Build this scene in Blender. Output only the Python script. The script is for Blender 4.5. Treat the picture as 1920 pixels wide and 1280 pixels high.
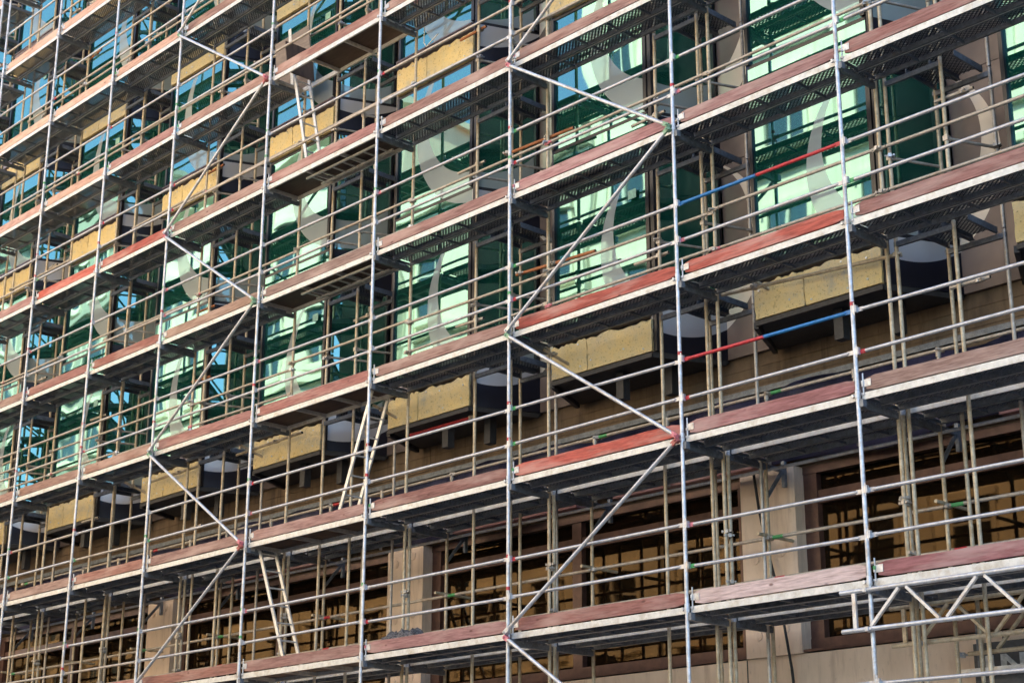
import bpy, math, random
from mathutils import Vector, Matrix

for o in list(bpy.data.objects):
    bpy.data.objects.remove(o, do_unlink=True)
SC = bpy.context.scene
COL = SC.collection
R = math.radians

# ------------------------------------------------------------------ camera
CAM = (15.552706, -14.411443, -0.970458)
YAW, PITCH, ROLL, FPX = -0.82166173, 0.31360874, 0.00354108, 3128.1778
_f = Vector((math.sin(YAW) * math.cos(PITCH), math.cos(YAW) * math.cos(PITCH), math.sin(PITCH)))
_r = Vector((math.cos(YAW), -math.sin(YAW), 0))
_u = _r.cross(_f)
CR = _r * math.cos(ROLL) + _u * math.sin(ROLL)
CU = -_r * math.sin(ROLL) + _u * math.cos(ROLL)
cd = bpy.data.cameras.new('camera')
cam = bpy.data.objects.new('camera', cd)
COL.objects.link(cam)
cam.matrix_world = Matrix(((CR.x, CU.x, -_f.x, CAM[0]), (CR.y, CU.y, -_f.y, CAM[1]),
                           (CR.z, CU.z, -_f.z, CAM[2]), (0, 0, 0, 1)))
cd.sensor_width = 36
cd.lens = 36 * FPX / 1920
cd.clip_start = 0.1
cd.clip_end = 3000
SC.camera = cam
cd.dof.use_dof = True
cd.dof.focus_distance = 20.5
cd.dof.aperture_fstop = 3.2


def px(x, y, z):
    d = Vector((x, y, z)) - Vector(CAM)
    w = d.dot(_f)
    if w < 0.5:
        return (-9999, -9999)
    return (960 + FPX * d.dot(CR) / w, 640 - FPX * d.dot(CU) / w)


def seen(pts, m=0):
    """any of the points within the picture, m pixels (of 1920x1280) of margin"""
    for p in pts:
        x, y = px(*p)
        if -m <= x <= 1920 + m and -m <= y <= 1280 + m:
            return True
    return False


def seg(a, b, n=9):
    return [tuple(a[k] + (b[k] - a[k]) * i / (n - 1) for k in range(3)) for i in range(n)]


# ------------------------------------------------------------------ sky, sun, exposure
SUN_EL, SUN_AZ = R(45), R(16)          # the sun stands behind the building; the scaffold is in open shade
w = bpy.data.worlds.new('World')
SC.world = w
w.use_nodes = True
nt = w.node_tree
sky = nt.nodes.new('ShaderNodeTexSky')
sky.sky_type = 'NISHITA'
sky.sun_disc = False
sky.sun_elevation = SUN_EL
sky.sun_rotation = SUN_AZ
nt.links.new(sky.outputs[0], nt.nodes['Background'].inputs[0])
nt.nodes['Background'].inputs[1].default_value = 0.15
sd = bpy.data.lights.new('sun', 'SUN')
sd.energy = 5.0
sd.angle = R(0.5)
sd.color = (1.0, 0.81, 0.56)
sun = bpy.data.objects.new('sun', sd)
COL.objects.link(sun)
sdir = Vector((math.sin(SUN_AZ) * math.cos(SUN_EL), math.cos(SUN_AZ) * math.cos(SUN_EL), math.sin(SUN_EL)))
sun.rotation_euler = (-sdir).to_track_quat('-Z', 'Y').to_euler()
sun.location = (0, 30, 60)
SC.view_settings.view_transform = 'Standard'
SC.view_settings.look = 'None'
SC.view_settings.exposure = 2.0
SC.view_settings.gamma = 1.0
SC.cycles.use_denoising = True
SC.cycles.max_bounces = 7
SC.cycles.diffuse_bounces = 3
SC.cycles.glossy_bounces = 4
SC.cycles.transparent_max_bounces = 16
SC.cycles.sample_clamp_indirect = 6.0
SC.cycles.caustics_reflective = False
SC.cycles.caustics_refractive = False

# ------------------------------------------------------------------ mesh helpers
class MB:
    def __init__(s):
        s.v, s.f, s.m, s.uv = [], [], [], {}

    def box(s, a, b, m=0):
        x0, y0, z0 = a
        x1, y1, z1 = b
        i = len(s.v)
        s.v += [(x0, y0, z0), (x1, y0, z0), (x1, y1, z0), (x0, y1, z0),
                (x0, y0, z1), (x1, y0, z1), (x1, y1, z1), (x0, y1, z1)]
        s.f += [tuple(i + k for k in q) for q in
                ((0, 3, 2, 1), (4, 5, 6, 7), (0, 1, 5, 4), (1, 2, 6, 5), (2, 3, 7, 6), (3, 0, 4, 7))]
        s.m += [m] * 6
        return s

    def bar(s, p, q, w, h, m=0, up=(0, 0, 1)):
        """rectangular bar from p to q, w wide, h tall"""
        p, q = Vector(p), Vector(q)
        d = (q - p).normalized()
        u = Vector(up)
        r = d.cross(u)
        if r.length < 1e-4:
            r = d.cross(Vector((1, 0, 0)))
        r.normalize()
        u = r.cross(d)
        i = len(s.v)
        for c in (p, q):
            for a, b in ((-1, -1), (1, -1), (1, 1), (-1, 1)):
                s.v.append(tuple(c + r * (a * w / 2) + u * (b * h / 2)))
        s.f += [tuple(i + k for k in t) for t in
                ((0, 1, 2, 3), (4, 7, 6, 5), (0, 4, 5, 1), (1, 5, 6, 2), (2, 6, 7, 3), (3, 7, 4, 0))]
        s.m += [m] * 6
        return s

    def tube(s, p, q, r, n=12, m=0, r2=None):
        p, q = Vector(p), Vector(q)
        d = (q - p).normalized()
        a = d.cross(Vector((0, 0, 1)))
        if a.length < 1e-3:
            a = Vector((1, 0, 0))
        a.normalize()
        b = d.cross(a)
        i = len(s.v)
        for c, rr in ((p, r), (q, r if r2 is None else r2)):
            for k in range(n):
                t = 2 * math.pi * k / n
                s.v.append(tuple(c + a * (math.cos(t) * rr) + b * (math.sin(t) * rr)))
        for k in range(n):
            j = (k + 1) % n
            s.f.append((i + k, i + n + k, i + n + j, i + j))
            s.m.append(m)
        s.f.append(tuple(i + k for k in range(n)))
        s.f.append(tuple(i + n + k for k in reversed(range(n))))
        s.m += [m, m]
        return s

    def prism(s, pts, z0, z1, m=0):
        """vertical prism over plan polygon pts (anticlockwise from above)"""
        n = len(pts)
        i = len(s.v)
        s.v += [(x, y, z0) for x, y in pts] + [(x, y, z1) for x, y in pts]
        for k in range(n):
            j = (k + 1) % n
            s.f.append((i + k, i + j, i + n + j, i + n + k))
            s.m.append(m)
        s.f.append(tuple(i + k for k in reversed(range(n))))
        s.f.append(tuple(i + n + k for k in range(n)))
        s.m += [m, m]
        return s

    def panel(s, p, q, z0, z1, t, u0=0.0, m=0, out=0.0):
        """upright panel from p to q in plan, outer face on the street side, uv in metres"""
        dx, dy = q[0] - p[0], q[1] - p[1]
        L = math.hypot(dx, dy)
        nx, ny = dy / L, -dx / L
        a = (p[0] + nx * out, p[1] + ny * out)
        b = (q[0] + nx * out, q[1] + ny * out)
        c = (b[0] - nx * t, b[1] - ny * t)
        d = (a[0] - nx * t, a[1] - ny * t)
        i = len(s.v)
        s.v += [(x, y, z0) for x, y in (a, b, c, d)] + [(x, y, z1) for x, y in (a, b, c, d)]
        quads = ((0, 1, 5, 4), (1, 2, 6, 5), (2, 3, 7, 6), (3, 0, 4, 7), (3, 2, 1, 0), (4, 5, 6, 7))
        for k, qd in enumerate(quads):
            s.uv[len(s.f)] = [(u0 + (L if v % 4 in (1, 2) else 0), z1 if v >= 4 else z0) for v in qd]
            s.f.append(tuple(i + v for v in qd))
            s.m.append(m)
        return s

    def mesh(s, name, mats, smooth=True, bevel=0.0):
        me = bpy.data.meshes.new(name)
        me.from_pydata(s.v, [], s.f)
        for mt in mats if isinstance(mats, (list, tuple)) else [mats]:
            me.materials.append(mt)
        me.polygons.foreach_set('material_index', s.m)
        if s.uv:
            lay = me.uv_layers.new(name='uv')
            for p in me.polygons:
                t = s.uv.get(p.index)
                if t:
                    for li, c in zip(p.loop_indices, t):
                        lay.data[li].uv = c
        if smooth:
            me.polygons.foreach_set('use_smooth', [True] * len(me.polygons))
            me.set_sharp_from_angle(angle=R(40))
        me.update()
        return me


def ob(name, me, parent=None, loc=(0, 0, 0), rot=(0, 0, 0), color=None):
    o = bpy.data.objects.new(name, me)
    COL.objects.link(o)
    o.parent = parent
    o.location = loc
    o.rotation_euler = rot
    if color:
        o.color = color
    return o


def thing(name, label, cat, loc=(0, 0, 0), group=None, me=None, rot=(0, 0, 0)):
    o = ob(name, me, None, loc, rot)
    o['label'] = label
    o['category'] = cat
    if group:
        o['group'] = group
    return o


def struct(name, me, loc=(0, 0, 0)):
    o = ob(name, me, None, loc)
    o['kind'] = 'structure'
    return o


# ------------------------------------------------------------------ materials
class NM:
    def __init__(s, name):
        s.mat = bpy.data.materials.new(name)
        s.mat.use_nodes = True
        s.t = s.mat.node_tree
        s.b = s.t.nodes['Principled BSDF']
        s.out = s.t.nodes['Material Output']

    def n(s, typ, **kw):
        nd = s.t.nodes.new('ShaderNode' + typ)
        for k, v in kw.items():
            if k in nd.inputs.keys():
                nd.inputs[k].default_value = v
            else:
                setattr(nd, k, v)
        return nd

    def l(s, a, b):
        s.t.links.new(a, b)

    def coord(s, scale=(1, 1, 1), rand=True, kind='Object'):
        tc = s.n('TexCoord')
        mp = s.n('Mapping')
        mp.inputs['Scale'].default_value = scale
        s.l(tc.outputs[kind], mp.inputs['Vector'])
        if rand:
            oi = s.n('ObjectInfo')
            m = s.n('MATH'.title(), operation='MULTIPLY')
            m.inputs[1].default_value = 37.0
            s.l(oi.outputs['Random'], m.inputs[0])
            cb = s.n('CombineXYZ')
            for k in range(3):
                s.l(m.outputs[0], cb.inputs[k])
            s.l(cb.outputs[0], mp.inputs['Location'])
        return mp.outputs['Vector']

    def noise(s, vec, scale, detail=4, rough=0.6):
        nd = s.n('TexNoise')
        nd.inputs['Scale'].default_value = scale
        nd.inputs['Detail'].default_value = detail
        nd.inputs['Roughness'].default_value = rough
        s.l(vec, nd.inputs['Vector'])
        return nd.outputs['Fac']

    def ramp(s, fac, stops):
        nd = s.n('ValToRGB')
        e = nd.color_ramp.elements
        while len(e) < len(stops):
            e.new(0.5)
        for el, (p, c) in zip(e, stops):
            el.position = p
            el.color = (*c, 1) if len(c) == 3 else c
        s.l(fac, nd.inputs['Fac'])
        return nd.outputs['Color']

    def mix(s, fac, a, b, blend='MIX'):
        nd = s.n('Mix', data_type='RGBA', blend_type=blend)
        for sock, v in ((nd.inputs[0], fac), (nd.inputs[6], a), (nd.inputs[7], b)):
            if isinstance(v, (int, float)):
                sock.default_value = v
            elif isinstance(v, tuple):
                sock.default_value = (*v, 1)
            else:
                s.l(v, sock)
        return nd.outputs[2]

    def math(s, op, a, b=None):
        nd = s.n('Math', operation=op)
        for sock, v in ((nd.inputs[0], a), (nd.inputs[1], b)):
            if v is None:
                continue
            if isinstance(v, (int, float)):
                sock.default_value = v
            else:
                s.l(v, sock)
        return nd.outputs[0]

    def bump(s, h, strength=0.3, dist=0.01):
        nd = s.n('Bump')
        nd.inputs['Strength'].default_value = strength
        nd.inputs['Distance'].default_value = dist
        s.l(h, nd.inputs['Height'])
        s.l(nd.outputs[0], s.b.inputs['Normal'])
        return nd.outputs[0]

    def set(s, color=None, rough=None, metal=None, spec=None):
        for k, v in (('Base Color', color), ('Roughness', rough), ('Metallic', metal), ('Specular IOR Level', spec)):
            if v is None:
                continue
            if isinstance(v, tuple):
                s.b.inputs[k].default_value = (*v, 1)
            elif isinstance(v, (int, float)):
                s.b.inputs[k].default_value = v
            else:
                s.l(v, s.b.inputs[k])
        return s.mat


def steel(name, light, dark, dirt=None, dirtlo=0.55, metal=0.5, rough=0.42):
    k = NM(name)
    v = k.coord()
    n1 = k.noise(v, 14, 5, 0.7)
    c = k.ramp(n1, [(0.32, dark), (0.62, light)])
    n2 = k.noise(v, 60, 3, 0.6)
    c = k.mix(k.ramp(n2, [(0.5, (0, 0, 0)), (0.8, (0.16, 0.16, 0.16))]), c, (0.72, 0.74, 0.76))
    if dirt:
        n3 = k.noise(v, 5, 5, 0.75)
        c = k.mix(k.ramp(n3, [(dirtlo - 0.15, (0, 0, 0)), (dirtlo + 0.12, (0.85, 0.85, 0.85))]), c, dirt)
    rr = k.ramp(n1, [(0.3, (rough + .12,) * 3), (0.7, (rough - .08,) * 3)])
    k.bump(n2, 0.12, 0.002)
    return k.set(c, rr, metal)


M = {}
M['galv'] = steel('galvanised_steel', (0.68, 0.70, 0.74), (0.50, 0.52, 0.56), (0.42, 0.32, 0.22), 0.62)
M['galv_old'] = steel('dusty_gold_lit_steel', (0.66, 0.56, 0.40), (0.44, 0.35, 0.24), (0.36, 0.23, 0.10), 0.60, metal=0.2, rough=0.5)  # dusty steel, with golden bounced light also put into the colour
M['rail'] = steel('rail_tube', (0.60, 0.60, 0.63), (0.44, 0.44, 0.46), (0.42, 0.36, 0.30), 0.68, metal=0.5)
M['rail_old'] = steel('worn_rail_tube', (0.56, 0.50, 0.43), (0.38, 0.33, 0.28), (0.32, 0.20, 0.10), 0.66, metal=0.3, rough=0.46)
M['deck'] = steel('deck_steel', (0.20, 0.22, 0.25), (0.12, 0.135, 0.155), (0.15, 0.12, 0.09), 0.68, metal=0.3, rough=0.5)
M['edge'] = steel('lit_deck_edge', (0.74, 0.73, 0.70), (0.58, 0.57, 0.54), (0.42, 0.34, 0.24), 0.64, metal=0.15, rough=0.4)  # lit copy of the deck steel, front light put into its colour
M['rust'] = steel('rusty_steel', (0.42, 0.14, 0.05), (0.22, 0.08, 0.03), (0.50, 0.20, 0.08), 0.6, metal=0.0, rough=0.75)
M['alu'] = steel('aluminium', (0.78, 0.77, 0.75), (0.60, 0.59, 0.57), (0.45, 0.36, 0.26), 0.7, metal=0.5, rough=0.38)


def paint(name, c, rough=0.45):
    k = NM(name)
    n = k.noise(k.coord(), 22, 4)
    return k.set(k.ramp(n, [(0.35, tuple(x * 0.7 for x in c)), (0.6, c)]), rough)


M['red'] = paint('red_paint', (0.62, 0.04, 0.05))
M['blue'] = paint('blue_paint', (0.02, 0.20, 0.50))
M['green'] = paint('green_paint', (0.10, 0.42, 0.14))
M['pink'] = paint('pink_paint', (0.72, 0.22, 0.26))
M['faded_red'] = paint('faded_red_paint', (0.50, 0.13, 0.11))
M['faded_green'] = paint('faded_green_paint', (0.26, 0.44, 0.27))
M['white'] = paint('white_paint', (0.78, 0.77, 0.74), 0.5)
M['black'] = paint('black_rubber', (0.015, 0.015, 0.017), 0.6)
M['mark_grey'] = paint('grey_plate', (0.09, 0.09, 0.095), 0.5)

# wood, coloured by the object's own colour
k = NM('stained_timber')
oi = k.n('ObjectInfo')
v = k.coord((1.2, 14, 14))
g1 = k.noise(v, 3.0, 6, 0.65)
g2 = k.noise(k.coord((0.5, 3, 3)), 2.2, 4, 0.6)
dark = k.mix(1.0, oi.outputs['Color'], (0.55, 0.48, 0.46), 'MULTIPLY')
pale = k.mix(0.55, oi.outputs['Color'], (0.62, 0.47, 0.40))
c = k.mix(k.ramp(g1, [(0.36, (0, 0, 0)), (0.62, (1, 1, 1))]), dark, oi.outputs['Color'])
c = k.mix(k.ramp(g2, [(0.46, (0, 0, 0)), (0.68, (0.8, 0.8, 0.8))]), c, pale)
vo = k.n('TexVoronoi')
vo.inputs['Scale'].default_value = 2.6
k.l(k.coord((1, 2.2, 2.2)), vo.inputs['Vector'])
c = k.mix(k.ramp(vo.outputs['Distance'], [(0.05, (0.8, 0.8, 0.8)), (0.11, (0, 0, 0))]), c, (0.13, 0.045, 0.035))
k.bump(g1, 0.6, 0.006)
M['wood'] = k.set(c, 0.72)

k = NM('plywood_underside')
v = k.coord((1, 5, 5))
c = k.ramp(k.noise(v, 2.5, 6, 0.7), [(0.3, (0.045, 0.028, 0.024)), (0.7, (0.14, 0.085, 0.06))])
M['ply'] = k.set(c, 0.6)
k = NM('grey_plywood')
c = k.ramp(k.noise(k.coord((1, 1, 6)), 3, 5, 0.7), [(0.3, (0.16, 0.12, 0.10)), (0.7, (0.30, 0.24, 0.20))])
M['plysheet'] = k.set(c, 0.7)

# perforated sheet: rows of punched holes one can see through
k = NM('perforated_steel')
tc = k.n('TexCoord')
sx = k.n('SeparateXYZ')
k.l(tc.outputs['Object'], sx.inputs[0])
a = k.math('SINE', k.math('MULTIPLY', sx.outputs[0], 2 * math.pi / 0.062))
b = k.math('SINE', k.math('MULTIPLY', sx.outputs[1], 2 * math.pi / 0.055))
ab = k.math('MULTIPLY', a, b)
hole = k.math('GREATER_THAN', ab, 0.45)
lit_rim = k.math('GREATER_THAN', ab, 0.22)           # drawn collars round the holes, coloured pale for the light they catch
zz = k.noise(k.coord(), 16, 4)
k.set(k.mix(lit_rim, k.ramp(zz, [(0.3, (0.055, 0.058, 0.068)), (0.7, (0.115, 0.12, 0.135))]), (0.80, 0.78, 0.76)), 0.5, 0.2)
tr = k.n('BsdfTransparent')
mx = k.n('MixShader')
k.l(hole, mx.inputs[0])
k.l(k.b.outputs[0], mx.inputs[1])
k.l(tr.outputs[0], mx.inputs[2])
k.l(mx.outputs[0], k.out.inputs['Surface'])
M['perf'] = k.mat

# mineral wool
k = NM('mineral_wool')
v = k.coord()
n1 = k.noise(v, 2.2, 7, 0.75)
n2 = k.noise(v, 30, 5, 0.75)
c = k.ramp(n1, [(0.30, (0.50, 0.46, 0.36)), (0.44, (0.78, 0.62, 0.33)), (0.66, (0.88, 0.66, 0.28))])
c = k.mix(k.ramp(n2, [(0.32, (0.8, 0.8, 0.8)), (0.44, (0, 0, 0))]), c, (0.24, 0.14, 0.04))
k.bump(n2, 0.8, 0.02)
M['wool'] = k.set(c, 0.95)


def concrete(name, a, b, stain, scale=1.6, streak=True):
    k = NM(name)
    v = k.coord((1, 1, 0.35 if streak else 1), rand=False)
    n1 = k.noise(v, scale, 7, 0.7)
    n2 = k.noise(v, 26, 4, 0.7)
    n3 = k.noise(k.coord((2.4, 2.4, 0.3), rand=False), 2.3, 5, 0.7)
    c = k.ramp(n1, [(0.32, a), (0.66, b)])
    c = k.mix(k.ramp(n3, [(0.52, (0, 0, 0)), (0.72, (0.8, 0.8, 0.8))]), c, stain)
    c = k.mix(k.ramp(n2, [(0.62, (0, 0, 0)), (0.76, (0.5, 0.5, 0.5))]), c, tuple(x * 0.5 for x in a))
    k.bump(n2, 0.25, 0.006)
    return k.set(c, 0.85)


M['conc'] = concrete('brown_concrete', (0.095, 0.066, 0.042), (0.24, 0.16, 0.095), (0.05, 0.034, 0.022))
M['beige'] = concrete('beige_concrete', (0.70, 0.53, 0.39), (0.84, 0.65, 0.49), (0.54, 0.38, 0.27))
M['cream'] = concrete('cream_render', (0.80, 0.75, 0.64), (0.86, 0.81, 0.70), (0.66, 0.60, 0.50), 0.3)
M['stone'] = concrete('grey_stone_render', (0.34, 0.34, 0.31), (0.44, 0.43, 0.39), (0.28, 0.28, 0.25), 0.3)
M['asphalt'] = concrete('asphalt', (0.045, 0.045, 0.047), (0.06, 0.06, 0.06), (0.035, 0.035, 0.037), 0.6, False)
M['paving'] = concrete('paving', (0.26, 0.25, 0.23), (0.34, 0.32, 0.30), (0.2, 0.19, 0.18), 0.8, False)
M['inner'] = paint('interior_wall', (0.16, 0.17, 0.16), 0.8)
M['slab'] = paint('slab_concrete', (0.30, 0.30, 0.28), 0.8)

k = NM('bronze_frame')
n = k.noise(k.coord(rand=False), 6, 4)
M['bronze'] = k.set(k.ramp(n, [(0.35, (0.085, 0.042, 0.034)), (0.65, (0.15, 0.075, 0.055))]), 0.4, 0.25)
M['dark'] = paint('dark_frame', (0.018, 0.017, 0.022), 0.35)
M['soffit'] = paint('dark_soffit', (0.04, 0.038, 0.04), 0.6)
k = NM('flashing')
n = k.noise(k.coord((1, 3, 3)), 6, 4)
M['flash'] = k.set(k.ramp(n, [(0.35, (0.16, 0.13, 0.16)), (0.65, (0.30, 0.26, 0.29))]), 0.45, 0.2)
k = NM('blue_membrane')
n = k.noise(k.coord((1, 1, 0.5), rand=False), 3, 5)
k.bump(n, 0.6, 0.05)
M['membrane'] = k.set(k.ramp(n, [(0.35, (0.012, 0.012, 0.03)), (0.7, (0.045, 0.042, 0.09))]), 0.42)
k = NM('red_roof_tile')
tc = k.n('TexCoord')
wv = k.n('TexWave', wave_type='BANDS', bands_direction='Y')
wv.inputs['Scale'].default_value = 1.1
k.l(tc.outputs['Object'], wv.inputs['Vector'])
c = k.ramp(wv.outputs['Fac'], [(0.2, (0.16, 0.05, 0.035)), (0.6, (0.42, 0.15, 0.10))])
M['tile'] = k.set(c, 0.8)


def ring_mask(k):
    """flat printed crescent: inside an outer circle and outside an inner one, in metres on the sheet.
    object colour = (height of the centre, radius, sideways centre)"""
    uv = k.n('TexCoord')
    s = k.n('SeparateXYZ')
    k.l(uv.outputs['UV'], s.inputs[0])
    oi = k.n('ObjectInfo')
    cs = k.n('SeparateColor')
    k.l(oi.outputs['Color'], cs.inputs[0])
    du = k.math('SUBTRACT', s.outputs[0], cs.outputs[2])

    def circ(dz, r):
        dv = k.math('SUBTRACT', s.outputs[1], k.math('ADD', cs.outputs[0], dz))
        return k.math('LESS_THAN', k.math('ADD', k.math('MULTIPLY', du, du), k.math('MULTIPLY', dv, dv)),
                      k.math('MULTIPLY', r, r))
    outer = circ(0.0, cs.outputs[1])
    inner = circ(0.26, k.math('SUBTRACT', cs.outputs[1], 0.24))
    return k.math('MULTIPLY', outer, k.math('SUBTRACT', 1.0, inner))


def glass(name, tint, refl, body, printed=True, base=0.42, wob=0.018):
    k = NM(name)
    lw = k.n('Fresnel')
    lw.inputs['IOR'].default_value = 1.5
    nz = k.noise(k.coord((1, 1, 0.6)), 0.75, 1, 0.4)
    bp = k.n('Bump')
    bp.inputs['Strength'].default_value = 1.0
    bp.inputs['Distance'].default_value = wob
    k.l(nz, bp.inputs['Height'])
    gl = k.n('BsdfGlossy')
    gl.inputs['Color'].default_value = (*refl, 1)
    gl.inputs['Roughness'].default_value = 0.015
    k.l(bp.outputs[0], gl.inputs['Normal'])
    tr = k.n('BsdfTransparent')
    tr.inputs['Color'].default_value = (*tint, 1)
    df = k.n('BsdfDiffuse')
    df.inputs['Color'].default_value = (*body, 1)
    m1 = k.n('MixShader')
    m1.inputs[0].default_value = 0.55
    k.l(tr.outputs[0], m1.inputs[1])
    k.l(df.outputs[0], m1.inputs[2])
    m2 = k.n('MixShader')
    k.l(k.math('MINIMUM', k.math('ADD', lw.outputs[0], base), 0.95), m2.inputs[0])
    k.l(m1.outputs[0], m2.inputs[1])
    k.l(gl.outputs[0], m2.inputs[2])
    res = m2.outputs[0]
    if printed:
        fr = k.n('BsdfDiffuse')
        fr.inputs['Color'].default_value = (0.50, 0.53, 0.54, 1)
        m3 = k.n('MixShader')
        k.l(k.math('MULTIPLY', ring_mask(k), 0.62), m3.inputs[0])
        k.l(res, m3.inputs[1])
        k.l(fr.outputs[0], m3.inputs[2])
        res = m3.outputs[0]
    k.l(res, k.out.inputs['Surface'])
    return k.mat


M['glass'] = glass('green_glass', (0.16, 0.56, 0.44), (0.44, 0.82, 0.76), (0.010, 0.11, 0.078), base=0.30, wob=0.010)
M['glass_side'] = glass('green_side_glass', (0.16, 0.54, 0.42), (0.42, 0.84, 0.80), (0.014, 0.16, 0.105), base=0.36, wob=0.005)
M['glass_brown'] = glass('bronze_glass', (0.42, 0.28, 0.16), (0.46, 0.32, 0.18), (0.018, 0.010, 0.005), False, 0.015, 0.008)
M['glass_far'] = glass('window_glass', (0.3, 0.35, 0.35), (0.9, 0.95, 0.95), (0.03, 0.035, 0.035), False, 0.15, 0.0)


def print_panel(name, a, b, rough, metal=0.3):
    k = NM(name)
    n = k.noise(k.coord(), 1.4, 3)
    a2 = k.ramp(n, [(0.3, tuple(x * 0.75 for x in a)), (0.7, tuple(x * 1.2 for x in a))])
    return k.set(k.mix(ring_mask(k), a2, b), rough, metal)


M['navy'] = print_panel('navy_printed_panel', (0.022, 0.022, 0.036), (0.62, 0.60, 0.60), 0.32)
M['taupe'] = print_panel('taupe_printed_panel', (0.17, 0.135, 0.13), (0.66, 0.60, 0.54), 0.34)

# ------------------------------------------------------------------ words for labels
ORD = ['', 'first', 'second', 'third', 'fourth', 'fifth', 'sixth', 'seventh', 'eighth', 'ninth', 'tenth', 'eleventh']


def rank_low(i):
    return 'lowest' if i == 1 else ORD[i] + ' from the bottom'


def rank_right(i, what):
    return 'rightmost ' + what if i == 1 else ORD[i] + ' ' + what + ' from the right'


# ------------------------------------------------------------------ ground
GZ = -2.6
struct('ground', MB().box((-400, -400, GZ - 0.3), (400, 400, GZ)).mesh('ground', M['asphalt'], False))
struct('pavement', MB().box((-120, -3.2, GZ + 0.004), (60, 4.5, GZ + 0.13)).mesh('pavement', M['paving'], False))
struct('far_pavement', MB().box((-120, -18, GZ + 0.004), (60, -14.9, GZ + 0.13)).mesh('far_pavement', M['paving'], False))

# ------------------------------------------------------------------ the building under repair
bld = thing('office_building', 'office building with folded green glass bays above a brown concrete base', 'building', (0, 0, GZ))
T = -GZ    # children are in the building's own height; shift so z stays the scaffold's


def bpart(name, me, x=0, z=0, parent=None, color=None):
    return ob(name, me, parent or bld, (x, 0, z + (T if parent is None else 0)), (0, 0, 0), color)


OX, PER = -0.18, 3.58
PA, PB, PC, PD, PE = (0, 1.0), (1.86, 1.0), (2.28, 2.0), (3.08, 2.0), (3.58, 1.0)
SH = 2.8
BASE = 5.6

bpart('core_wall', MB().box((-75, 4.6, GZ), (45, 16, 22.4)).mesh('core_wall', M['inner'], False))
bpart('roof', MB().box((-75, 0.95, 22.405), (45, 16.3, 22.8)).mesh('roof', M['slab'], False))
rroof = random.Random(2)
for i in range(16):  # unseen boxes, added to break up the shadow line cast across the street
    xa = -60 + i * 6.3 + rroof.uniform(0, 3)
    ww, hh = rroof.uniform(1.2, 4.2), rroof.uniform(0.6, 2.4)
    bpart('roof_shadow_box', MB().box((xa, 2.6, 22.802), (xa + ww, 6.5, 22.8 + hh)).mesh('roof_shadow_box', M['slab'], False))
bpart('sun_block_wall', MB().box((-75, 2.0, GZ), (-22.3, 4.59, 22.4)).mesh('sun_block_wall', M['conc'], False))  # unseen plain stretches of facade, put in to block the sun
bpart('sun_block_wall', MB().box((14.2, 2.0, GZ), (45, 4.59, 22.4)).mesh('sun_block_wall', M['conc'], False))
for s in range(7):
    bpart('floor_slab', MB().box((-22.2, 2.32, BASE + s * SH - 0.25), (14.1, 4.58, BASE + s * SH + 0.1)).mesh('floor_slab', M['slab'], False))

# one storey of a folded bay
rw = random.Random(5)


def wool_board(x0, x1, seed):
    r = random.Random(seed)
    nx, nz = 14, 7
    mb = MB()
    def V(i, j, d):
        x = x0 + (x1 - x0) * i / nx
        z = 0.0 + 0.46 * j / nz
        e = (0.0035 * r.uniform(-1, 1))
        if j == nz:
            z += r.uniform(-0.045, 0.012)
        if i in (0, nx):
            x += r.uniform(-0.008, 0.008)
        return (x, d + (e if d < 1 else 0), z)
    idx = {}
    for side, d in ((0, 0.968), (1, 1.10)):
        for i in range(nx + 1):
            for j in range(nz + 1):
                idx[side, i, j] = len(mb.v)
                mb.v.append(V(i, j, d))
    for i in range(nx):
        for j in range(nz):
            mb.f.append((idx[0, i, j], idx[0, i + 1, j], idx[0, i + 1, j + 1], idx[0, i, j + 1]))
    for i in range(nx):
        mb.f.append((idx[0, i, nz], idx[0, i + 1, nz], idx[1, i + 1, nz], idx[1, i, nz]))
        mb.f.append((idx[0, i + 1, 0], idx[0, i, 0], idx[1, i, 0], idx[1, i + 1, 0]))
    for j in range(nz):
        mb.f.append((idx[0, 0, j], idx[0, 0, j + 1], idx[1, 0, j + 1], idx[1, 0, j]))
        mb.f.append((idx[0, nx, j + 1], idx[0, nx, j], idx[1, nx, j], idx[1, nx, j + 1]))
    mb.m = [0] * len(mb.f)
    return mb.mesh('insulation_board', M['wool'], True)


WOOL = []
for q in range(4):
    sp = 0.62 + rw.uniform(-0.08, 0.14)
    WOOL.append((wool_board(0.0, sp, 10 + q), wool_board(sp + 0.014, 1.86, 20 + q), sp))
DISC = []
for q in range(3):
    r = random.Random(q)
    mb = MB()
    for x in (0.12, 0.5, 0.8, 1.3, 1.72):
        for z in (0.1, 0.36):
            xx, z2 = x + r.uniform(-0.1, 0.1), z + r.uniform(-0.05, 0.05)
            if r.random() < 0.65:
                mb.tube((xx, 0.975, z2), (xx, 0.957, z2), 0.014, 8)
    DISC.append(mb.mesh('fixing_disc', M['alu']))

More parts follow.
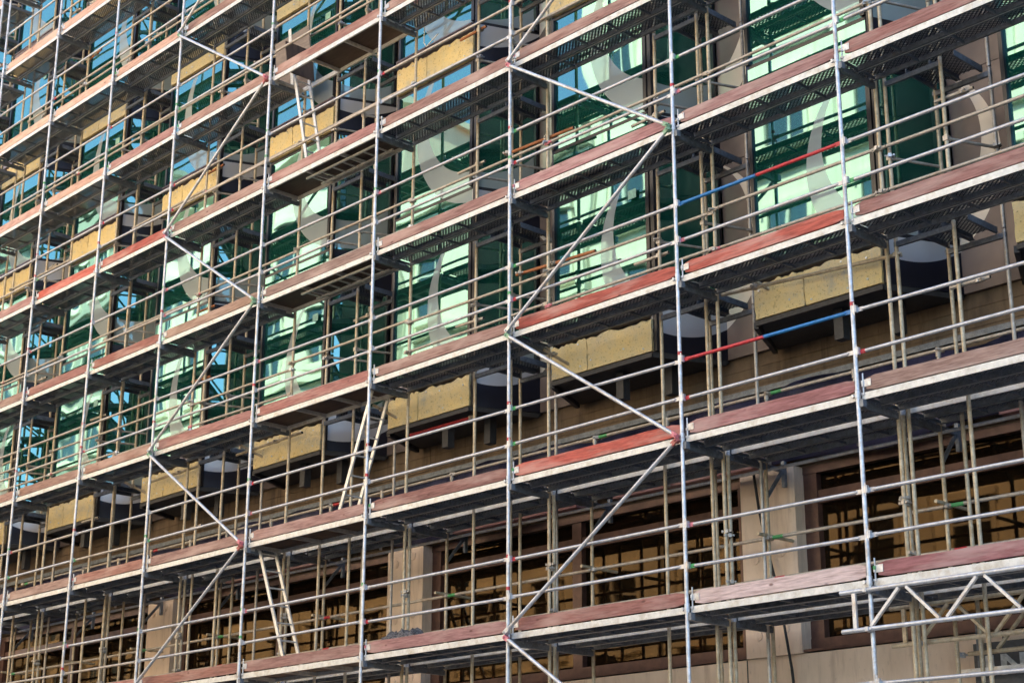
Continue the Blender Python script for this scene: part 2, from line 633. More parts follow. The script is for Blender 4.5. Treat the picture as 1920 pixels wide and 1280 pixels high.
HD = 2.74
me_frame = MB()
for (p, q) in ((PA, PB), (PB, PC)):
    me_frame.panel(p, q, 0.60, 0.66, 0.10, out=-0.02)
    me_frame.panel(p, q, HD, 2.795, 0.10, out=-0.02)
me_frame.box((0.0, 0.985, 0.661), (0.05, 1.10, HD - 0.001))
me_frame.box((1.79, 0.985, 0.661), (1.85, 1.10, HD - 0.001))
me_frame.bar((PB[0] + 0.035, PB[1] + 0.03, 0.0), (PB[0] + 0.035, PB[1] + 0.03, 2.79), 0.06, 0.06)
me_frame.bar((PC[0] - 0.03, PC[1] - 0.05, 0.661), (PC[0] - 0.03, PC[1] - 0.05, HD - 0.001), 0.05, 0.05)
me_frame = me_frame.mesh('bay_window', M['dark'], False)
me_front = MB().panel((0.05, 1.0), (1.79, 1.0), 0.66, HD, 0.012, 0.05, out=-0.03).mesh('front_pane', M['glass'], False)
ps = (PB[0] + (PC[0] - PB[0]) * 0.09, PB[1] + (PC[1] - PB[1]) * 0.09)
pe = (PB[0] + (PC[0] - PB[0]) * 0.94, PB[1] + (PC[1] - PB[1]) * 0.94)
me_side = MB().panel(ps, pe, 0.66, HD, 0.012, 1.95, out=-0.03).mesh('side_pane', M['glass_side'], False)
me_spandrel = MB().panel(PB, PC, 0.0, 0.60, 0.06, 1.86, out=0.0).mesh('spandrel_panel', M['navy'], False)
me_back = MB().panel((PC[0], 2.0), (PD[0], 2.0), 0.0, 2.79, 0.06, 2.945).mesh('back_panel', M['taupe'], False)
me_left = MB().panel(PD, (PE[0] - 0.005, PE[1]), 0.0, 2.79, 0.06, 3.745).mesh('return_panel', M['navy'], False)
me_fspan = MB().panel(PA, PB, 0.0, 0.60, 0.012, 0.0, out=-0.01).panel(PA, PB, 0.0, 0.599, 0.03, 0.0, out=-0.05, m=1).mesh('front_spandrel', [M['glass'], M['dark']], False)
me_flash = MB().box((0.0, 0.955, 0.50), (1.86, 1.09, 0.58)).box((0.0, 0.93, 0.575), (1.86, 1.0, 0.599)) \
    .mesh('flashing', M['flash'], False)
TRAP = [(0.04, 1.12), (1.80, 1.12), (2.20, 2.0), (2.20, 2.3), (-0.40, 2.3), (-0.40, 2.0)]
me_slab = MB().prism(TRAP, 0.02, 0.42).mesh('bay_floor', M['slab'], False)
SOF = [(0.02, 1.0), (1.86, 1.0), (2.26, 2.0), (2.26, 2.04), (-0.48, 2.04), (-0.48, 2.0)]
mb = MB().prism(SOF, -0.035, -0.002)
mb.bar((0.0, 0.99, -0.05), (1.86, 0.99, -0.05), 0.05, 0.06)
mb.bar((-0.02, 1.0, -0.06), (-0.5, 1.98, -0.06), 0.06, 0.08)
mb.bar((1.84, 1.0, -0.05), (2.26, 1.98, -0.05), 0.05, 0.06)
mb.box((0.95, 1.25, -0.42), (1.08, 1.38, -0.03))
mb.box((1.55, 1.55, -0.42), (1.68, 1.68, -0.03))
me_soffit = mb.mesh('soffit', M['soffit'], False)
me_inpost = MB().box((0.85, 1.9, 0.1), (1.0, 2.05, 2.7)).mesh('inner_post', M['inner'], False)
me_stick = MB().box((0, 0, 0), (0.15, 0.003, 0.13)).mesh('sticker', paint('sticker', (0.35, 0.62, 0.48), 0.6), False)
me_blind = MB()
for q in range(7):
    me_blind.box((0.1 + q * 0.045, 1.16 + 0.03 * (q % 2), 0.72), (0.14 + q * 0.045, 1.17 + 0.03 * (q % 2), 2.7))
me_blind = me_blind.mesh('vertical_blind', paint('blind', (0.30, 0.62, 0.30), 0.7), False)

rr = random.Random(21)
CZ = {0: (1.62, 1.42, 2.35), 1: (1.98, 1.42, 2.15), 2: (1.75, 1.5, 2.2), 3: (1.95, 1.35, 2.4), 4: (1.7, 1.45, 2.0), 5: (1.8, 1.4, 2.2)}
for s in range(6):
    for kx in range(-6, 4):
        x0, z0 = OX + PER * kx, BASE + SH * s
        if not seen(seg((x0, 1, z0), (x0 + 3.58, 1, z0)) + seg((x0, 1, z0 + 1.4), (x0 + 3.58, 1, z0 + 1.4)) + seg((x0, 1, z0 + 2.8), (x0 + 3.58, 2, z0 + 2.8)), 260):
            # plain closed storey beyond the picture
            bpart('plain_wall', MB().panel(PA, PB, 0, 2.79, 0.1).panel(PB, PC, 0, 2.79, 0.1).panel(PC, PD, 0, 2.79, 0.1)
                  .panel(PD, PE, 0, 2.79, 0.1).mesh('plain_wall', M['navy'], False), x0, z0)
            continue
        c0 = CZ[s]
        shift = rr.uniform(-0.25, 0.25)
        col = (c0[0] + rr.uniform(-0.12, 0.12), c0[1] + rr.uniform(-0.08, 0.08), c0[2] + shift, 1)
        bw = bpart('bay_window', me_frame, x0, z0)
        for nm, me in (('front_pane', me_front), ('side_pane', me_side), ('spandrel_panel', me_spandrel),
                       ('back_panel', me_back), ('return_panel', me_left)):
            q_ = ob(nm, me, bw, color=col)
            if nm == 'front_pane':      # no two panes hang quite true
                q_.rotation_euler = (R(rr.uniform(-0.25, 0.25)), 0, R(rr.uniform(-0.35, 0.35)))
        ob('bay_floor', me_slab, bw)
        ob('inner_post', me_inpost, bw)
        if s == 1:
            ob('front_spandrel', me_fspan, bw, color=col)
        else:
            a_, b_, sp = WOOL[(kx * 3 + s) % 4]
            ob('insulation_board', a_, bw)
            ob('insulation_board', b_, bw)
            d_ = ob('fixing_disc', DISC[(kx + s) % 3], bw)
            d_['kind'] = 'stuff'
            ob('flashing', me_flash, bw)
        if s == 0:
            ob('soffit', me_soffit, bw)
        if (kx + 2 * s) % 3 != 0:
            ob('vertical_blind', me_blind, bw, (rr.uniform(0.1, 1.1), 0, 0))
        if (kx + s) % 2 == 0:
            ob('sticker', me_stick, bw, (1.45, 1.012, 2.25))

# base of the building: board-marked beam, columns, bronze windows
BX0, BX1 = -22.2, 14.1
rb = random.Random(3)
for i in range(7):
    z0 = 4.02 + i * 0.235
    for j in range(4):
        xa = BX0 + (BX1 - BX0) * j / 4
        xb = BX0 + (BX1 - BX0) * (j + 1) / 4 - 0.006
        y = 2.07 + rb.uniform(0, 0.012)
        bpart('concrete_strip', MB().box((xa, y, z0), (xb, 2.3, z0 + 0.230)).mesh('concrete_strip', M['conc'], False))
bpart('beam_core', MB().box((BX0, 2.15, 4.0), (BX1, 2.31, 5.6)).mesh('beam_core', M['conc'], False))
bpart('base_wall', MB().box((BX0, 2.02, GZ), (BX1, 2.5, 1.675)).mesh('base_wall', M['beige'], False))
me_col = MB().box((0, 1.98, 1.68), (0.86, 2.6, 4.0))
me_plug = MB().tube((0, 0, 0), (0, -0.012, 0), 0.065, 16).tube((0, -0.006, 0), (0, -0.016, 0), 0.045, 16).mesh('plug', M['beige'])
me_col = me_col.mesh('column', M['beige'], False)
COLX = [2.23 + 7.16 * i for i in range(-4, 3)]
me_fr = MB()
W = 7.16 - 0.86
# window frame between two columns
for (xa, xb) in ((0, W),):
    me_fr.box((0, 2.16, 1.68), (W, 2.42, 1.86)).box((0, 2.16, 3.90), (W, 2.42, 4.0)).box((0, 2.19, 3.52), (W, 2.40, 3.68))
    me_fr.box((0, 2.17, 1.861), (0.2, 2.41, 3.899)).box((W - 0.2, 2.17, 1.861), (W, 2.41, 3.899))
    me_fr.box((W / 2 - 0.09, 2.175, 1.861), (W / 2 + 0.09, 2.405, 3.899))
me_fr.box((-0.0, 2.0, 1.690), (W, 2.16, 1.72))
me_fr = me_fr.mesh('ground_window', M['bronze'], False)


def gp(xa, xb, za, zb):
    return MB().panel((xa, 2.27), (xb, 2.27), za, zb, 0.012).mesh('pane', M['glass_brown'], False)


GP = [gp(0.2, W / 2 - 0.09, 1.86, 3.52), gp(W / 2 + 0.09, W - 0.2, 1.86, 3.52), gp(0.2, W / 2 - 0.09, 3.68, 3.9), gp(W / 2 + 0.09, W - 0.2, 3.68, 3.9)]
for i, cx in enumerate(COLX):
    c_ = bpart('column', me_col, cx, 0)
    for (ax, az) in ((0.2, 3.78), (0.62, 3.86), (0.2, 1.95), (0.62, 2.0), (0.2, 2.9), (0.62, 2.95)):
        ob('plug', me_plug, c_, (ax, 1.98, az))
    if i < len(COLX) - 1:
        g = bpart('ground_window', me_fr, cx + 0.86, 0)
        for p_ in GP:
            ob('pane', p_, g)
for x in [BX0 + 0.9 * i for i in range(41)]:
    bpart('plug', me_plug, x, 1.25).location.y = 2.02
me_j = MB().box((0, 2.012, GZ), (0.012, 2.03, 1.67)).mesh('joint', M['dark'], False)
for x in [2.2 + 3.58 * i for i in range(-6, 4)]:
    bpart('joint', me_j, x)
bpart('ledge', MB().box((BX0, 1.985, 0.62), (BX1, 2.03, 0.66)).mesh('ledge', M['beige'], False))
bpart('wall_flashing', MB().box((BX0, 2.0, 5.10), (BX1, 2.066, 5.125)).box((BX0, 1.996, 5.05), (BX1, 2.0, 5.125)).mesh('wall_flashing', M['deck'], False))

# membrane hung over the beam and the column heads
mb = MB()
rm = random.Random(8)
nx, nz = 420, 6
ph = [rm.uniform(0, 6) for _ in range(4)]
for j in range(nz + 1):
    for i in range(nx + 1):
        x = BX0 + (BX1 - BX0) * i / nx
        fold = 0.02 * math.sin(x * 2.3 + ph[0] + j * 0.5) + 0.015 * math.sin(x * 5.7 + ph[1] - j * .8) + 0.008 * math.sin(x * 13 + ph[2])
        drop = 0.10 * math.sin(x * 0.877 + 1.0) + 0.05 * math.sin(x * 2.9 + ph[3])
        ztop, zbot = 5.00 + 0.04 * math.sin(x * 1.1 + ph[3]) + 0.03 * math.sin(x * 4.1), 4.06 + drop * 0.6
        t = j / nz
        mb.v.append((x, 1.95 - 0.05 * t * (1 - t) * 4 + fold, ztop + (zbot - ztop) * t))
for j in range(nz):
    for i in range(nx):
        a = j * (nx + 1) + i
        mb.f.append((a, a + nx + 1, a + nx + 2, a + 1))
mb.m = [0] * len(mb.f)
me = mb.mesh('tarpaulin', M['membrane'])
tp = thing('tarpaulin', 'dark blue plastic sheet hung along the concrete beam over the ground floor windows', 'tarpaulin', me=me)
sol = tp.modifiers.new('thickness', 'SOLIDIFY')
sol.thickness = 0.004

# ------------------------------------------------------------------ the street's other side (mirrored in the panes)
me_fw = MB().box((-0.75, 0, -0.15), (0.75, 0.10, 0.02), 0).box((-0.85, 0, 2.15), (0.85, 0.22, 2.35), 0) \
    .box((-0.75, 0, 0.02), (-0.6, 0.12, 2.15), 0).box((0.6, 0, 0.02), (0.75, 0.12, 2.15), 0).box((-0.85, 0, -0.3), (0.85, 0.2, -0.15), 0) \
    .box((-0.6, 0, 0.02), (0.6, 0.03, 2.15), 1).box((-0.04, 0.03, 0.02), (0.04, 0.07, 2.15), 2).box((-0.6, 0.03, 1.45), (0.6, 0.07, 1.53), 2) \
    .mesh('window', [M['cream'], M['glass_far'], M['white']], False)


def far_house(name, label, x0, x1, eaves, mat, roof_h, rows, depth=12):
    h = thing(name, label, 'building', (x0, -18, GZ))
    L, H = x1 - x0, eaves - GZ
    ob('wall', MB().box((0, -depth, 0), (L, 0, H)).mesh('wall', mat, False), h)
    ob('cornice', MB().box((-0.2, 0.002, H - 0.9), (L + 0.2, 0.6, H - 0.3)).box((-0.1, 0.002, H - 1.3), (L + 0.1, 0.3, H - 0.9))
       .box((-0.25, -depth, H + 0.002), (L + 0.25, 0.75, H + 0.25)).mesh('cornice', mat, False), h)
    fh = (H - 1.6 - 4.2) / (rows - 1) if rows > 1 else H
    n = max(2, int(L / 2.7))
    for r_ in range(rows):
        z = 1.0 if r_ == 0 else 4.8 + (r_ - 1) * fh
        if r_:
            ob('string_course', MB().box((0, 0.002, z - 0.75), (L, 0.22, z - 0.5)).mesh('string_course', mat, False), h)
        for i in range(n):
            ob('window', me_fw, h, (L * (i + 0.5) / n, 0.002, z))
    for i in range(0, n + 1, 3):
        x = min(max(L * i / n, 0.3), L - 0.3)
        ob('pilaster', MB().box((x - 0.28, 0.002, 4.3), (x + 0.28, 0.18, H - 1.31)).mesh('pilaster', mat, False), h)
    if roof_h:
        mb = MB()
        i = 0
        mb.v = [(0, 0.5, 0), (L, 0.5, 0), (L, -depth, 0), (0, -depth, 0), (0, -depth / 2, roof_h), (L, -depth / 2, roof_h)]
        mb.f = [(0, 1, 5, 4), (2, 3, 4, 5), (0, 4, 3), (1, 2, 5), (0, 3, 2, 1)]
        mb.m = [0] * 5
        ob('roof', mb.mesh('roof', M['tile'], False), h, (0, 0, H + 0.26))


far_house('corner_house', 'tall cream plastered house mirrored in the right hand glass bays', -17.5, 3.5, 27.5, M['cream'], 0, 7)
far_house('tiled_house', 'cream house with red tiled roof mirrored in the middle glass bays', -27, -17.8, 21.8, M['cream'], 4.6, 6)
far_house('pale_house', 'long pale house mirrored in the glass bays left of the ladders', -44, -27.3, 25.6, M['cream'], 0, 7)
far_house('stone_house', 'tall grey stone house mirrored in the glass bays at the far left', -85, -44.3, 28.5, M['stone'], 0, 8)

# ------------------------------------------------------------------ scaffold: dimensions
CX = [5.5, 3.0, 0.0, -3.0, -6.0, -9.0, -11.5, -14.0, -16.5]     # uprights, right to left
ALLX = [11.0, 8.0] + CX + [-16.9, -19.4]
BAYS = [(5.5, 8.0), (3.0, 5.5), (0, 3.0), (-3.0, 0), (-6.0, -3.0), (-9.0, -6.0), (-11.5, -9.0), (-14.0, -11.5), (-16.5, -14.0), (-19.4, -16.9)]
NB = len(BAYS)
LV = range(0, 11)
PR = 0.0242
YB = 0.735     # rear posts
BEYOND = 'beyond the picture edge'


def bayname(i):
    return rank_right(i + 1, 'bay')


def beyond(b, l):
    xm = (BAYS[b][0] + BAYS[b][1]) / 2
    return ('above' if px(xm, 0, 2.0 * l)[1] < 640 else 'below') + f' the picture edge over lift {ORD[l + 1]}, {bayname(b)}'.replace('over lift', 'at lift')


def build_set(points, make, margin=90, what=''):
    """points: list of (bay, level, sample points); calls make(bay, level, rank or None)"""
    per = {}
    for b, l, pts in points:
        per.setdefault(b, []).append((l, seen(pts), seen(pts, margin)))
    for b, lst in per.items():
        n = 0
        for l, s0, s1 in sorted(lst):
            if s0:
                n += 1
                make(b, l, n)
            elif s1:
                make(b, l, None)


# ---- upright frames
me_sec_f = MB().tube((0, 0, 0.0), (0, 0, 1.97), PR, 14).mesh('front_post', M['galv'])
me_sec_r = MB().tube((0, 0, 0.0), (0, 0, 1.97), PR, 14).mesh('rear_post', M['galv_old'])
me_sleeve = MB().tube((0, 0, -0.06), (0, 0, 0.035), 0.030, 14).tube((-0.055, -0.01, -0.03), (0.03, -0.01, -0.02), 0.011, 8) \
    .box((-0.07, -0.022, -0.045), (-0.045, 0.005, -0.005)).mesh('collar', M['galv'])
me_trans = MB().box((-0.024, 0.03, -0.125), (0.024, YB - 0.03, -0.118)).box((-0.026, 0.03, -0.118), (-0.020, YB - 0.03, -0.055)) \
    .box((0.020, 0.03, -0.118), (0.026, YB - 0.03, -0.055)).box((0.027, -0.02, -0.13), (0.075, 0.05, -0.045)).mesh('transom', M['deck'], False)
me_ring = {}
for nm in ('red', 'green', 'pink'):
    me_ring[nm] = MB().tube((0, 0, -0.022), (0, 0, 0.022), PR + 0.0012, 14).mesh('tape_mark', M[nm])
rt = random.Random(77)
for xi, x in enumerate(ALLX):
    lo, hi = -1, 10
    vis_any = seen(seg((x, 0, GZ), (x, 0, 20), 60))
    near = seen(seg((x, 0, GZ), (x, 0, 20), 60), 330)
    if not near:
        continue
    if x in CX:
        lab = 'upright scaffold frame, ' + rank_right(CX.index(x) + 1, 'pole line')
    elif x == -16.9:
        lab = 'upright scaffold frame in the top left corner, beside the leftmost full bay'
    else:
        lab = 'upright scaffold frame ' + BEYOND + (' at the right' if x > 0 else ' at the left')
    fr = thing('scaffold_upright', lab, 'scaffold frame', (x, 0, GZ), 'upright frames of the scaffold')
    ob('base_jack', MB().tube((0, 0, 0), (0, 0, 0.62), 0.019, 10).box((-0.08, -0.08, 0), (0.08, 0.08, 0.012)).tube((0, YB, 0), (0, YB, 0.62), 0.019, 10)
       .box((-0.08, YB - 0.08, 0), (0.08, YB + 0.08, 0.012)).mesh('base_jack', M['galv']), fr)
    for l in range(-1, 10):
        z = 2.0 * l + T
        if not seen(seg((x, 0, 2 * l), (x, YB, 2 * l + 2), 8) + seg((x, YB, 2 * l), (x, 0, 2 * l + 2), 8), 330):
            if l > -1:
                continue
        ob('front_post', me_sec_f, fr, (0, 0, z + 0.03))
        ob('rear_post', me_sec_r, fr, (0, YB, z + 0.03))
        ob('collar', me_sleeve, fr, (0, 0, z + 0.03))
        ob('transom', me_trans, fr, (0, 0, z))
        for hh in (0.48, 0.93):
            if rt.random() < 0.62:
                ob('tape_mark', me_ring[rt.choice(['red', 'red', 'green'])], fr, (0, 0, z + hh + 0.02 + rt.uniform(0.05, 0.1)))

# ---- decks: two perforated steel planks, or a plywood platform in the ladder bay
def plank_mesh(L):
    mb = MB()
    mb.box((0.03, 0.0, -0.042), (L - 0.03, 0.004, 0.034), 1)          # front flange, in the paler lit copy of the steel
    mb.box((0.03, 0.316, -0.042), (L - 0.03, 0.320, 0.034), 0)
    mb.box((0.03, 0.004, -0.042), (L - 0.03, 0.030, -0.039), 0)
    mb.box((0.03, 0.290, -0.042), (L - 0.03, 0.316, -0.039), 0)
    n = 5 if L > 2.7 else 4
    for i in range(n + 1):
        x = 0.05 + (L - 0.1) * i / n
        mb.box((x - 0.012, 0.0305, -0.036), (x + 0.012, 0.2895, -0.004), 0)
    for x in (0.035, L - 0.035):
        mb.box((x - 0.004, 0.03, -0.075), (x + 0.004, 0.10, -0.043), 0)
        mb.box((x - 0.004, 0.22, -0.075), (x + 0.004, 0.29, -0.043), 0)
    return mb.mesh('plank', [M['deck'], M['edge']], False)


def sheet_mesh(L):
    return MB().box((0.03, 0.0045, 0.030), (L - 0.03, 0.3155, 0.0335)).mesh('perforated_sheet', M['perf'], False)


PL = {L: (plank_mesh(L), sheet_mesh(L)) for L in (2.5, 3.0)}


def ply_mesh(L):
    mb = MB()
    mb.box((0.03, 0.0, -0.045), (L - 0.03, 0.03, 0.034), 0).box((0.03, 0.61, -0.045), (L - 0.03, 0.64, 0.034), 0)
    for x in (0.045, L * 0.36, L * 0.66, L - 0.045):
        mb.box((x - 0.015, 0.0305, -0.045), (x + 0.015, 0.6095, 0.012), 0)
    for x in (0.035, L - 0.035):
        mb.box((x - 0.004, 0.03, -0.085), (x + 0.004, 0.12, -0.046), 0).box((x - 0.004, 0.5, -0.085), (x + 0.004, 0.6, -0.046), 0)
    return mb.mesh('platform_frame', M['edge'], False)


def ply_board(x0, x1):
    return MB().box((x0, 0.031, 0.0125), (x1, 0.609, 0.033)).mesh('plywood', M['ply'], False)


me_plyf = ply_mesh(3.0)
me_ply_whole = ply_board(0.05, 2.95)
me_ply_open = ply_board(1.08, 2.95)
me_hatch = MB().box((0, 0.04, 0), (0.62, 0.60, 0.02)).mesh('hatch', M['ply'], False)
LADDER_BAY = 4
HOOKLAD = MB()
for y in (0.16, 0.46):
    HOOKLAD.box((0.9, y, -0.075), (2.75, y + 0.035, -0.046))
for i in range(7):
    HOOKLAD.box((1.0 + i * 0.27, 0.196, -0.068), (1.03 + i * 0.27, 0.459, -0.05))
me_stored = HOOKLAD.mesh('stored_ladder', M['alu'], False)


def mk_deck(b, l, rk, row=0):
    x0, x1 = BAYS[b]
    L = x1 - x0
    y = 0.035 if row == 0 else 0.86
    if row == 0 and b == LADDER_BAY:
        nm, kind = 'plywood_platform', 'plywood access platform'
    else:
        nm, kind = 'steel_deck', ('perforated steel deck' if row == 0 else 'inner perforated steel deck')
    lab = f'{kind}, {rank_low(rk)} in the {bayname(b)}' if rk else f'{kind} {beyond(b, l)}'
    d = thing(nm, lab, 'deck', (x0, y, 2.0 * l + (-0.1 if b == NB - 1 else 0)), 'walking decks of the scaffold')
    if nm == 'plywood_platform':
        ob('platform_frame', me_plyf, d)
        if l == 6:
            ob('plywood', me_ply_open, d)
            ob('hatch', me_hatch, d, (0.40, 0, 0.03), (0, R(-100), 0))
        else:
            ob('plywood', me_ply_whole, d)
        if l in (5, 4):
            ob('stored_ladder', me_stored, d)
    else:
        for yy in (0.0, 0.335):
            p_ = ob('plank', PL[L][0], d, (0, yy, 0))
            ob('perforated_sheet', PL[L][1], p_)


pts = [(b, l, seg((BAYS[b][0], 0.03, 2 * l), (BAYS[b][1], 0.03, 2 * l)) + seg((BAYS[b][0], 0.7, 2 * l), (BAYS[b][1], 0.7, 2 * l))) for b in range(NB) for l in LV]
build_set(pts, mk_deck)
pts = [(b, l, seg((BAYS[b][0], 0.86, 2 * l), (BAYS[b][1], 0.86, 2 * l)) + seg((BAYS[b][0], 1.5, 2 * l), (BAYS[b][1], 1.5, 2 * l))) for b in range(NB - 1) for l in (0, 1, 2)]
build_set(pts, lambda b, l, r_: mk_deck(b, l, r_, 1))

# ---- toe boards
def board_mesh(L, seed):
    r = random.Random(seed)
    mb = MB()
    n = 22
    for i in range(n + 1):
        x = 0.085 + (L - 0.15) * i / n
        c = 0.02 if i in (0, n) else 0.0
        wob = 0.004 * math.sin(i * 0.7 + seed) + r.uniform(-0.002, 0.002)
        for (y, z) in ((0.0, 0.0 + c), (0.0, 0.155 - c + wob), (0.032, 0.155 - c + wob), (0.032, 0.0 + c)):
            mb.v.append((x, y + wob * 0.6, z))
    for i in range(n):
        a = i * 4
        for k2 in range(4):
            j = (k2 + 1) % 4
            mb.f.append((a + k2, a + 4 + k2, a + 4 + j, a + j))
    mb.f += [(0, 1, 2, 3), (n * 4 + 3, n * 4 + 2, n * 4 + 1, n * 4)]
    mb.m = [0] * len(mb.f)
    return mb.mesh('board', M['wood'], False)


BM = {L: [board_mesh(L, s) for s in range(3)] for L in (2.5, 3.0)}
me_plate = MB().box((0.055, -0.007, 0.045), (0.15, -0.001, 0.125)).tube((0.10, -0.012, 0.06), (0.10, -0.004, 0.06), 0.007, 8) \
    .tube((0.13, -0.012, 0.11), (0.13, -0.004, 0.11), 0.007, 8).box((0.04, -0.02, 0.05), (0.06, 0.02, 0.075)).mesh('end_plate', M['galv'], False)
me_pin = MB().tube((0.048, 0.0, -0.06), (0.048, 0.0, 0.20), 0.009, 8).box((0.032, -0.02, -0.045), (0.068, 0.02, -0.02)).mesh('locking_pin', M['galv'])
me_pinmark = {c_: MB().box((0.036, -0.021, 0.075), (0.062, 0.021, 0.115)).mesh('paint_mark', M[c_], False) for c_ in ('green', 'pink', 'white')}
MAUVE, BRIGHT, SALMON, PALE, BROWN = (0.40, 0.195, 0.165), (0.56, 0.115, 0.08), (0.70, 0.44, 0.34), (0.76, 0.56, 0.50), (0.31, 0.17, 0.145)
SPEC = {(1, 3): BRIGHT, (2, 3): BRIGHT, (2, 2): BRIGHT, (6, 5): BRIGHT, (7, 5): BRIGHT, (1, 1): PALE, (3, 5): BROWN, (5, 4): (0.42, 0.27, 0.21), (3, 4): BROWN,
        (0, 2): (0.46, 0.29, 0.23), (4, 3): (0.38, 0.16, 0.13), (0, 1): (0.48, 0.18, 0.18), (1, 2): (0.46, 0.19, 0.18), (6, 4): (0.46, 0.17, 0.13)}
CNAME = {BRIGHT: 'bright red', PALE: 'pale pinkish', SALMON: 'salmon coloured', BROWN: 'brownish'}
rc = random.Random(4)


def mk_board(b, l, rk):
    x0, x1 = BAYS[b]
    L = x1 - x0
    base = SPEC.get((b, l))
    if base is None:
        base = SALMON if (b >= 7 and l >= 6) or (b >= 6 and l >= 7) else rc.choice([MAUVE, (0.42, 0.26, 0.225), (0.35, 0.16, 0.13), (0.45, 0.225, 0.21), (0.38, 0.22, 0.18)])
    cn = CNAME.get(base, 'mauve brown')
    v_ = rc.uniform(0.78, 1.18)
    col = tuple(min(1, c_ * v_ * rc.uniform(0.96, 1.04)) for c_ in base) + (1,)
    lab = f'{cn} toe board, {rank_low(rk)} in the {bayname(b)}' if rk else f'timber toe board {beyond(b, l)}'
    t = thing('toe_board', lab, 'toe board', (x0, 0.042, 2.0 * l + 0.052 + (-0.1 if b == NB - 1 else 0)), 'toe boards along the deck edges')
    q = ob('board', BM[L][rc.randrange(3)], t, color=col)
    q.rotation_euler = (R(rc.uniform(-1.2, 1.2)), R(rc.uniform(-0.15, 0.15)), 0)
    ob('end_plate', me_plate, t, (0, 0, 0))
    ob('locking_pin', me_pin, t)
    if rc.random() < 0.6:
        ob('paint_mark', me_pinmark[rc.choice(['green', 'pink', 'white'])], t)


pts = [(b, l, seg((BAYS[b][0], 0.05, 2 * l + 0.12), (BAYS[b][1], 0.05, 2 * l + 0.12), 15)) for b in range(NB) for l in LV]
build_set(pts, mk_board)

# ---- guardrails
RR = 0.0215


def rail_mesh(L, mat, x0=0.12):
    return MB().tube((x0, 0, 0), (L - x0, 0, 0), RR, 12).mesh('tube', mat)


def flat_mesh(mat):
    mb = MB()
    mb.tube((0.16, 0, 0), (0.10, 0, 0), RR, 12, 0, 0.018)
    mb.box((0.018, -0.008, -0.024), (0.115, 0.008, 0.024))
    mb.tube((0.045, -0.022, 0), (0.045, 0.014, 0), 0.012, 8)
    return mb.mesh('flat_end', mat)


me_wedge = MB().box((0.012, -0.03, -0.035), (0.055, 0.012, 0.045)).box((0.03, -0.036, -0.07), (0.042, -0.028, 0.075)).mesh('wedge_box', M['galv'], False)
RM = {}
for L in (2.5, 3.0):
    for mn in ('rail', 'rail_old', 'red', 'blue'):
        RM[L, mn] = rail_mesh(L, M[mn])
FM = {mn: flat_mesh(M[mn]) for mn in ('rail', 'rail_old', 'red', 'blue', 'pink', 'green')}
me_half = {mn: MB().tube((0.12, 0, 0), (1.26, 0, 0), RR, 12).mesh('tube', M[mn]) for mn in ('red', 'blue')}
rg = random.Random(9)


def mk_rail(h, hn):
    def f(b, l, rk):
        x0, x1 = BAYS[b]
        L = x1 - x0
        two = (b, l, hn) in ((1, 3, 'upper'), (1, 2, 'upper'))
        first, second = (('blue', 'red') if l == 3 else ('red', 'blue')) if two else ('', '')
        desc = f'{first} and {second} painted upper guardrail tube' if two else f'{hn} front guardrail tube'
        lab = (f'{desc} in the second bay from the right' if two else f'{desc}, {rank_low(rk)} in the {bayname(b)}') if rk else f'{hn} front guardrail tube {beyond(b, l)}'
        t = thing('guardrail', lab, 'guardrail', (x0, 0.028, 2.0 * l + h), 'front guardrails')
        mn = 'rail' if (b < 6 and l < 5) or rg.random() < 0.4 else 'rail_old'
        if two:
            ob('tube', me_half[first], t, (0, 0, 0))
            ob('tube', me_half[second], t, (L, 0, 0), (0, 0, math.pi))
        else:
            ob('tube', RM[L, mn], t)
        ea = first if two else rg.choice([mn, mn, mn, 'pink', 'green', 'red'])
        eb = second if two else mn
        ob('flat_end', FM[ea], t)
        ob('flat_end', FM[eb], t, (L, 0, 0), (0, 0, math.pi))
        ob('wedge_box', me_wedge, t, (0, -0.02, 0))
        t.rotation_euler = (0, R(rg.uniform(-0.3, 0.3)), 0)
    return f


for h, hn in ((0.49, 'lower'), (0.97, 'upper')):
    pts = [(b, l, seg((BAYS[b][0], 0.03, 2 * l + h), (BAYS[b][1], 0.03, 2 * l + h), 15)) for b in range(NB) for l in LV]
    build_set(pts, mk_rail(h, hn))

# coupler: two half clamps with swing bolts
me_clamp = MB().tube((0, 0, -0.026), (0, 0, 0.026), 0.034, 12).box((-0.02, -0.075, -0.022), (0.02, -0.03, 0.022)) \
    .tube((-0.06, -0.05, 0), (0.06, -0.05, 0), 0.009, 8).tube((0.045, -0.07, 0), (0.045, 0.02, 0), 0.013, 6).box((-0.065, -0.06, -0.014), (-0.045, -0.03, 0.014)) \
    .mesh('coupler', M['rail_old'])
me_clampg = MB().tube((0, 0, -0.026), (0, 0, 0.026), 0.034, 12).box((-0.02, -0.075, -0.022), (0.02, -0.03, 0.022)) \
    .tube((-0.06, -0.05, 0), (0.06, -0.05, 0), 0.009, 8).tube((0.045, -0.07, 0), (0.045, 0.02, 0), 0.013, 6).mesh('coupler', M['galv'])


